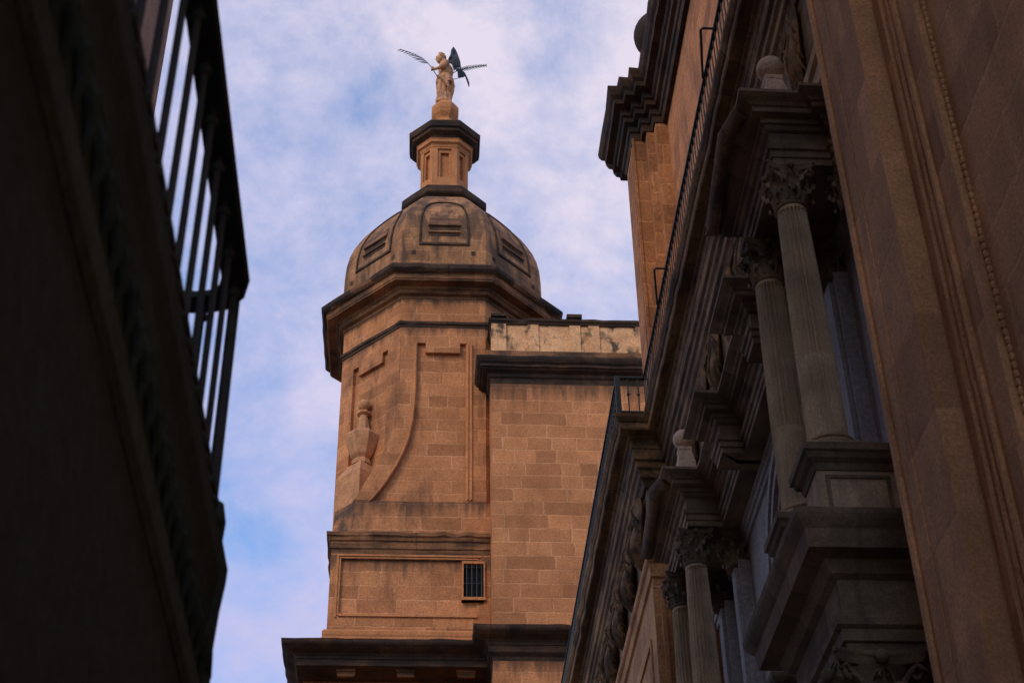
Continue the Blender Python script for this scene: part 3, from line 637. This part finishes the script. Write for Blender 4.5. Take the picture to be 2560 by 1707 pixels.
# ================================================================== IRON RAILINGS on the great cornice
def railing(name, label, cat, pts, pitch, zb, h, rad, group=None, knob=True, postidx=(), mat='iron', railr=.028, hr=None, post=.05, knobs=()):
    t_ = thing(name, label, cat, group)
    bm_ = MB().tube([(0,0,0),(0,0,h)], rad, 6)
    if knob: bm_.sphere((0,0,h*.55), rad*2.4, 8, 6)
    for q in knobs: bm_.sphere((0,0,h*q), rad*1.9, 10, 8)
    first = None; cnt = 0
    for (a, b_) in zip(pts, pts[1:]):
        a = Vector(a); b_ = Vector(b_); L_ = (b_-a).length; n_ = max(1, int(L_/pitch))
        if L_ < pitch: continue
        for i in range(n_+1):
            if cnt >= 97: break
            p = a+(b_-a)*(i/n_)
            if first is None: first = bm_.build('baluster', mat, t_); o = first
            else: o = first.copy(); C.objects.link(o); o.parent = t_
            o.location = (p.x, p.y, zb); cnt += 1
    P3 = [(p[0],p[1],zb+h) for p in pts]
    MB().sweep(pts, hr or [(-railr*1.2,zb+h-.015),(railr*1.2,zb+h-.015),(railr*1.2,zb+h+.025),(-railr*1.2,zb+h+.025)]).build('handrail', mat, t_)
    MB().sweep(pts, [(-railr,zb+.05),(railr,zb+.05),(railr,zb+.08),(-railr,zb+.08)]).build('bottom_rail', mat, t_)
    for (x, y_) in postidx: MB().box(x-post, x+post, y_-post, y_+post, zb, zb+h+.03).build('post', mat, t_)
    base(t_, (pts[0][0], pts[0][1], zb)); return t_
railing('iron_railing', 'thin dark iron railing standing along the edge of the great cornice', 'railing', [(4.57,13.4),(4.57,27.28)], .2, 19.04, .93, .012, knob=False)
railing('iron_railing', 'small iron railing with knobbed bars turning the corner of the projecting cornice', 'railing', [(4.64,27.24),(4.0,27.24),(4.0,43.5)], .20, 19.04, .93, .015, postidx=((4.0,27.24),))
def stay(y, label):
    x0, x1, z0 = 4.55, 4.33, 19.92
    m = MB().tube([(x0,y,z0),(x1+.03,y,z0+.0),(x1,y+.04,z0),(x0-.03,y+1.08,z0),(x0,y+1.1,z0-.02)], .022, 8)
    tag(m.build('rail_stay', 'iron'), label, 'metal bracket', 'bent metal stays on the cornice railing')
stay(17.55, 'bent metal stay jutting from the cornice railing against plain ochre wall near the top edge')
stay(23.6, 'bent metal stay jutting from the cornice railing against the stepped buttress')

# ================================================================== LEFT SIDE: dark front with balcony
lf = thing('left_house', 'almost black house front with moulded band and carved ledge, at the left edge', 'house')
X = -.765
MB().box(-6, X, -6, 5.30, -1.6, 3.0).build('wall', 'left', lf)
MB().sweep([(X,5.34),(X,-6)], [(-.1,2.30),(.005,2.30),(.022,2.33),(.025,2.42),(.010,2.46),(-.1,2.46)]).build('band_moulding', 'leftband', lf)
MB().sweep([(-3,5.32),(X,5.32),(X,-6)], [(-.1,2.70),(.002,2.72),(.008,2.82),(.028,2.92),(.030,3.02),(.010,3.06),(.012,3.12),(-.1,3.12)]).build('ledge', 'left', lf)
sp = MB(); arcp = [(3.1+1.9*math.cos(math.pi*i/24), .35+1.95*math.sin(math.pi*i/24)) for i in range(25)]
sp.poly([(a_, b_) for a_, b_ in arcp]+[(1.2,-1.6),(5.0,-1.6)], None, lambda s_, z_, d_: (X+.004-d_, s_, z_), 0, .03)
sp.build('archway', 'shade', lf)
rnd = random.Random(3); car = MB()
car.sphere((0,-.02,.0), .030, 8, 6); car.sphere((.006,.04,-.03), .022, 8, 6)
car.tube([(.006,-.04,-.47),(.024,0,-.53),(.020,.05,-.59),(.006,.07,-.64)], [.012,.02,.018,.008], 6)
car.tube([(0,0,0),(.0,0,-.25),(.006,-.04,-.47)], .006, 5)
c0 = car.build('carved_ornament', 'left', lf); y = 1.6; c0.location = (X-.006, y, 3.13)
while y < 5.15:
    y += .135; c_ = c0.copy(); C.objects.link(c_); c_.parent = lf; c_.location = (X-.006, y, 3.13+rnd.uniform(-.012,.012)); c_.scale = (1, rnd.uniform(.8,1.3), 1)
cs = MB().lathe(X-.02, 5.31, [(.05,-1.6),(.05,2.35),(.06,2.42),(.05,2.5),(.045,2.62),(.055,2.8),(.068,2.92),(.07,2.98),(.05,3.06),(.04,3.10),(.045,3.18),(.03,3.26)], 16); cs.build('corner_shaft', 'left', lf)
base(lf, (-3, 0, -1.6))
bl = railing('balcony_railing', 'out of focus black balcony railing with thick handrail, against the sky at upper left', 'railing', [(-2.2,5.31),(-.93,5.31),(-.86,5.29),(-.81,5.24),(-.785,5.15),(-.785,1.0)], .235, 3.12, 1.12, .0135, knob=False,
             hr=[(-.055,4.225),(.045,4.215),(.058,4.235),(.05,4.262),(.0,4.27),(-.055,4.255)], knobs=(.06, .93), postidx=((-.80,5.29),), post=.02)
# tall house further up on the left, seen through the balcony bars
oh = thing('tall_house', 'tall brown wall glimpsed behind the balcony bars at the upper left', 'house')
MB().box(-14, -5.7, -10, 24, -1.6, 29.6).build('wall', 'opp', oh); MB().sweep([(-14,24),(-5.7,24),(-5.7,-10)], [(-.3,29.0),(.1,29.1),(.4,29.4),(.4,29.7),(-.3,29.8)]).build('eave', 'opp', oh)
base(oh, (-9, 5, -1.6))

# ================================================================== STATUE
def bake(o, name, mat, parent):
    dg = bpy.context.evaluated_depsgraph_get(); dg.update()
    me = bpy.data.meshes.new_from_object(o.evaluated_get(dg)); me.name = name
    n_ = bpy.data.objects.new(name, me); C.objects.link(n_); n_.parent = parent
    me.materials.clear(); me.materials.append(S[mat]); old = o.data; bpy.data.objects.remove(o); bpy.data.meshes.remove(old)
    for p in me.polygons: p.use_smooth = True
    return n_
SX, SY, SZ = .60, 55.2, 56.62
st = thing('angel_statue', 'small robed stone angel with dark metal wings holding palm branches, on top of the lantern', 'statue')
sm = MB()
def ell(cx, cy, z, rx, ry, n=28, fold=0., ph=0., k=9):
    return [(cx+(rx+fold*math.sin(k*a+ph+z*1.5))*math.cos(a), cy+(ry+fold*math.sin(k*a+ph+z*1.5))*math.sin(a), z) for a in [2*math.pi*i/n for i in range(n)]]
# long skirt with folds, blousing over a belt, chest
sm.loft([ell(.0,.0,0,.40,.36,fold=.045), ell(-.02,0,.25,.36,.33,fold=.05,ph=.3), ell(-.04,0,.7,.33,.31,fold=.045,ph=.8), ell(-.05,0,1.15,.35,.33,fold=.04,ph=1.3), ell(-.02,0,1.5,.37,.34,fold=.03,ph=1.8),
         ell(.02,0,1.72,.33,.30,fold=.015), ell(.05,0,1.80,.29,.27), ell(.06,0,1.88,.35,.32,fold=.02), ell(.07,0,2.05,.36,.34,fold=.02,ph=1), ell(.04,0,2.3,.34,.37,fold=.012), ell(-.01,0,2.50,.27,.34), ell(-.06,0,2.62,.17,.22), ell(-.12,0,2.70,.10,.11), ell(-.16,0,2.8,.09,.09)])
# overskirt swag
sm.loft([ell(.02,0,1.22,.44,.40,fold=.05,k=7), ell(.02,0,1.42,.43,.39,fold=.04,k=7,ph=.5), ell(.02,0,1.74,.36,.33,fold=.02,k=7)])
sm.tube([(-.36,-.22,1.62),(-.15,-.40,1.35),(.12,-.40,1.0),(.28,-.28,.6)], [.07,.10,.09,.04], 8)
sm.tube([(.34,-.1,1.5),(.42,0,1.2),(.40,.05,.8),(.34,.05,.4)], [.09,.10,.07,.04], 8)
# leg pressing through the cloth
sm.tube([(-.12,-.16,1.4),(-.24,-.20,.85),(-.16,-.18,.2),(-.2,-.2,.02)], [.17,.155,.12,.10], 10)
sm.tube([(-.30,-.2,.05),(-.42,-.2,.03)], [.09,.05], 8); sm.tube([(-.2,.18,.05),(-.36,.18,.03)], [.09,.05], 8)
# sleeves and forearms
sm.tube([(.06,-.30,2.48),(.04,-.42,2.3),(-.06,-.44,2.12),(-.14,-.42,2.02)], [.13,.17,.16,.13], 10)
sm.tube([(-.10,-.42,2.06),(-.30,-.38,1.98),(-.50,-.32,1.95)], [.10,.085,.06], 10)
sm.tube([(.02,.30,2.48),(-.02,.42,2.3),(-.1,.42,2.12)], [.13,.15,.14], 10)
sm.tube([(-.08,.42,2.1),(-.25,.30,2.02),(-.36,.2,2.02)], [.09,.075,.055], 10)
# hand: palm, four fingers curled on the stem and a thumb
sm.sphere((-.56,-.31,1.95), .075, 12, 8)
for i in range(4): sm.tube([(-.57,-.36+.03*i,1.99-.01*i),(-.66,-.36+.03*i,1.98-.01*i),(-.67,-.35+.03*i,1.91),(-.61,-.34+.03*i,1.88)], [.026,.024,.022,.018], 6)
sm.tube([(-.53,-.36,2.0),(-.58,-.38,2.05),(-.64,-.36,2.04)], [.03,.026,.02], 6)
# shawl collar
sm.tube([(-.18,-.10,2.66),(.0,-.24,2.62),(.14,-.26,2.45),(.16,-.30,2.2)], [.07,.10,.09,.05], 8)
# head, face, curls
hx, hy, hz = -.20, 0, 2.98
sm.sphere((hx,hy,hz), .215, 20, 14, 1.18)
sm.sphere((hx-.07,hy,hz-.13), .14, 14, 10, 1.0)
sm.tube([(hx-.20,hy,hz+.04),(hx-.27,hy,hz-.05),(hx-.21,hy,hz-.08)], [.022,.034,.02], 6)
sm.tube([(hx-.20,hy-.05,hz-.14),(hx-.22,hy,hz-.145),(hx-.20,hy+.05,hz-.14)], .02, 6)
sm.tube([(hx-.19,hy-.12,hz+.06),(hx-.225,hy-.04,hz+.075),(hx-.225,hy+.04,hz+.075),(hx-.19,hy+.12,hz+.06)], .02, 6)
rnd = random.Random(5)
for i in range(60):
    a = rnd.uniform(-2.2, 2.2); e = rnd.uniform(-.75, 1.45)
    d = Vector((math.cos(a)*math.cos(e), math.sin(a)*math.cos(e), math.sin(e)))
    if d.x < -.35 and d.z < .55: continue
    p = Vector((hx,hy,hz+.02))+Vector((d.x*.225, d.y*.225, d.z*.26)); sm.sphere(p, rnd.uniform(.045,.075), 8, 6)
for i in range(14):
    a = rnd.uniform(-1.6, 1.6); sm.sphere((hx+.19*math.cos(a)+.02, hy+.2*math.sin(a), hz-.2-rnd.uniform(0,.14)), rnd.uniform(.05,.075), 8, 6)
tmp = sm.build('tmp_body', 'statue'); rm = tmp.modifiers.new('r', 'REMESH'); rm.mode = 'VOXEL'; rm.voxel_size = .022
b_ = bake(tmp, 'body', 'statue', st)
def palm(pts, lw, n_leaf, both, seed, hang):
    m = MB(); m.tube(pts, [.022]*3+[.016]*(len(pts)-3), 6); rnd = random.Random(seed)
    P = [Vector(p) for p in pts]
    def at(q):
        q *= len(P)-1; i = min(int(q), len(P)-2); return P[i].lerp(P[i+1], q-i), (P[i+1]-P[i]).normalized()
    for i in range(n_leaf):
        q = .42+.56*i/(n_leaf-1); p, d = at(q)
        for sg in ((-1, 1) if both else (hang,)):
            up = Vector((0, -.15, sg)); e = (d*.8+up*.75).normalized(); ln = lw*(1.05-.7*abs((i/(n_leaf-1))-.25))
            s_ = d*.05; m.add([p-s_, p+s_, p+e*ln*.6+s_*.8, p+e*ln, p+e*ln*.6-s_*.8, p+Vector((0,.02,0)), p+e*ln+Vector((0,.012,0)), p+e*ln*.5+Vector((0,.03,0))],
                  [(0,1,2,3,4),(0,5,7,6,3,4),(1,2,3,6,7,5),(0,1,5)])
    return m
palm([(-.38,-.40,1.45),(-.50,-.37,1.7),(-.62,-.36,1.98),(-.85,-.36,2.32),(-1.1,-.36,2.6),(-1.42,-.36,2.82),(-1.8,-.36,3.0),(-2.22,-.36,3.16)], .42, 11, False, 1, -1).build('palm_branch', 'bronze', st)
palm([(-.2,.32,2.0),(.2,.42,2.3),(.7,.42,2.68),(1.1,.42,2.82),(1.6,.42,2.95),(2.05,.42,3.04)], .26, 11, True, 2, 1).build('palm_branch', 'bronze', st)
def wing(top, root, tips, y0, thick):
    m = MB(); n_ = len(tips)
    prev = None
    spine = [Vector(root), Vector(root).lerp(Vector(top), .5)+Vector((-.03,0,.05)), Vector(top)]
    for i, tp in enumerate(tips):
        q = i/(n_-1); s_ = spine[0].lerp(spine[1], q*2) if q < .5 else spine[1].lerp(spine[2], q*2-1)
        tp = Vector(tp); d = (tp-s_); w_ = d.cross(Vector((0,1,0))).normalized()*.06
        yo = Vector((0,-.012*i,0)); a, b1, c_ = s_+yo, s_+d*.5+yo+Vector((0,-.05,0)), tp+yo
        m.add([a-w_*1.3, a+w_*1.3, b1+w_*1.25, c_+w_*.5, c_-w_*.5, b1-w_*1.25]+[v+Vector((0,.02,0)) for v in (a-w_*1.3, a+w_*1.3, b1+w_*1.25, c_+w_*.5, c_-w_*.5, b1-w_*1.25)],
              [(0,1,2,5),(5,2,3,4),(6,11,8,7),(11,10,9,8),(0,6,7,1),(1,7,8,2),(2,8,9,3),(3,9,10,4),(4,10,11,5),(5,11,6,0)])
    m.tube([Vector(root)+Vector((-.15,.1,-.1)), root, spine[1], top], [.03,.05,.06,.04], 8)
    return m
w1 = MB(); wo_ = [(.42,3.56),(.34,3.44),(.32,3.2),(.30,2.98),(.20,2.80),(.16,2.6),(.22,2.42),(.34,2.36),(.40,2.1),(.44,1.90),(.49,1.89),(.50,2.12),(.53,2.12),(.55,1.88),(.60,1.87),(.61,2.1),(.635,2.1),(.66,1.92),(.70,1.93),(.70,2.14),(.76,1.98),(.80,2.05),(.76,2.5),(.70,2.8),(.63,3.1),(.56,3.35),(.50,3.52)]
w1.poly(wo_, None, lambda a_, b_, d_: (a_, -.34+.12*(b_-2)-.1*abs(a_-.45)+d_, b_), 0, .05)
for i in range(6): w1.tube([(.36+.03*i,-.30+.12*(3.3-.1*i-2)-.04,3.3-.1*i),(.36+.05*i,-.38,2.75),(.42+.065*i,-.40,2.12)], [.02,.028,.016], 6)
w1.tube([(.42,-.2,3.54),(.36,-.24,3.3),(.34,-.28,3.0),(.2,-.3,2.65)], [.05,.07,.07,.05], 8)
w1.build('wing', 'bronze', st)
w2 = MB(); w2.poly([(.62,2.62),(.80,2.60),(.98,2.42),(1.08,2.18),(.98,2.16),(.90,2.08),(.84,2.10),(.76,2.04),(.66,2.1)], None, lambda a_, b_, d_: (a_, .30+d_, b_), 0, .03)
w2.tube([(.5,.28,2.62),(.8,.34,2.62),(.98,.34,2.38),(1.10,.34,2.05),(1.18,.34,1.75),(1.21,.34,1.52)], [.05,.05,.045,.045,.05,.02], 8)
w2.build('wing', 'bronze', st)
MB().tube([(.25,.2,1.82),(.5,.25,1.9),(.8,.28,2.05)], .015, 6).build('metal_brace', 'bronze', st)
for ch in st.children: ch.location = (0, 0, 0)
st.location = (SX, SY, SZ); st.scale = (1, 1, 1.07)
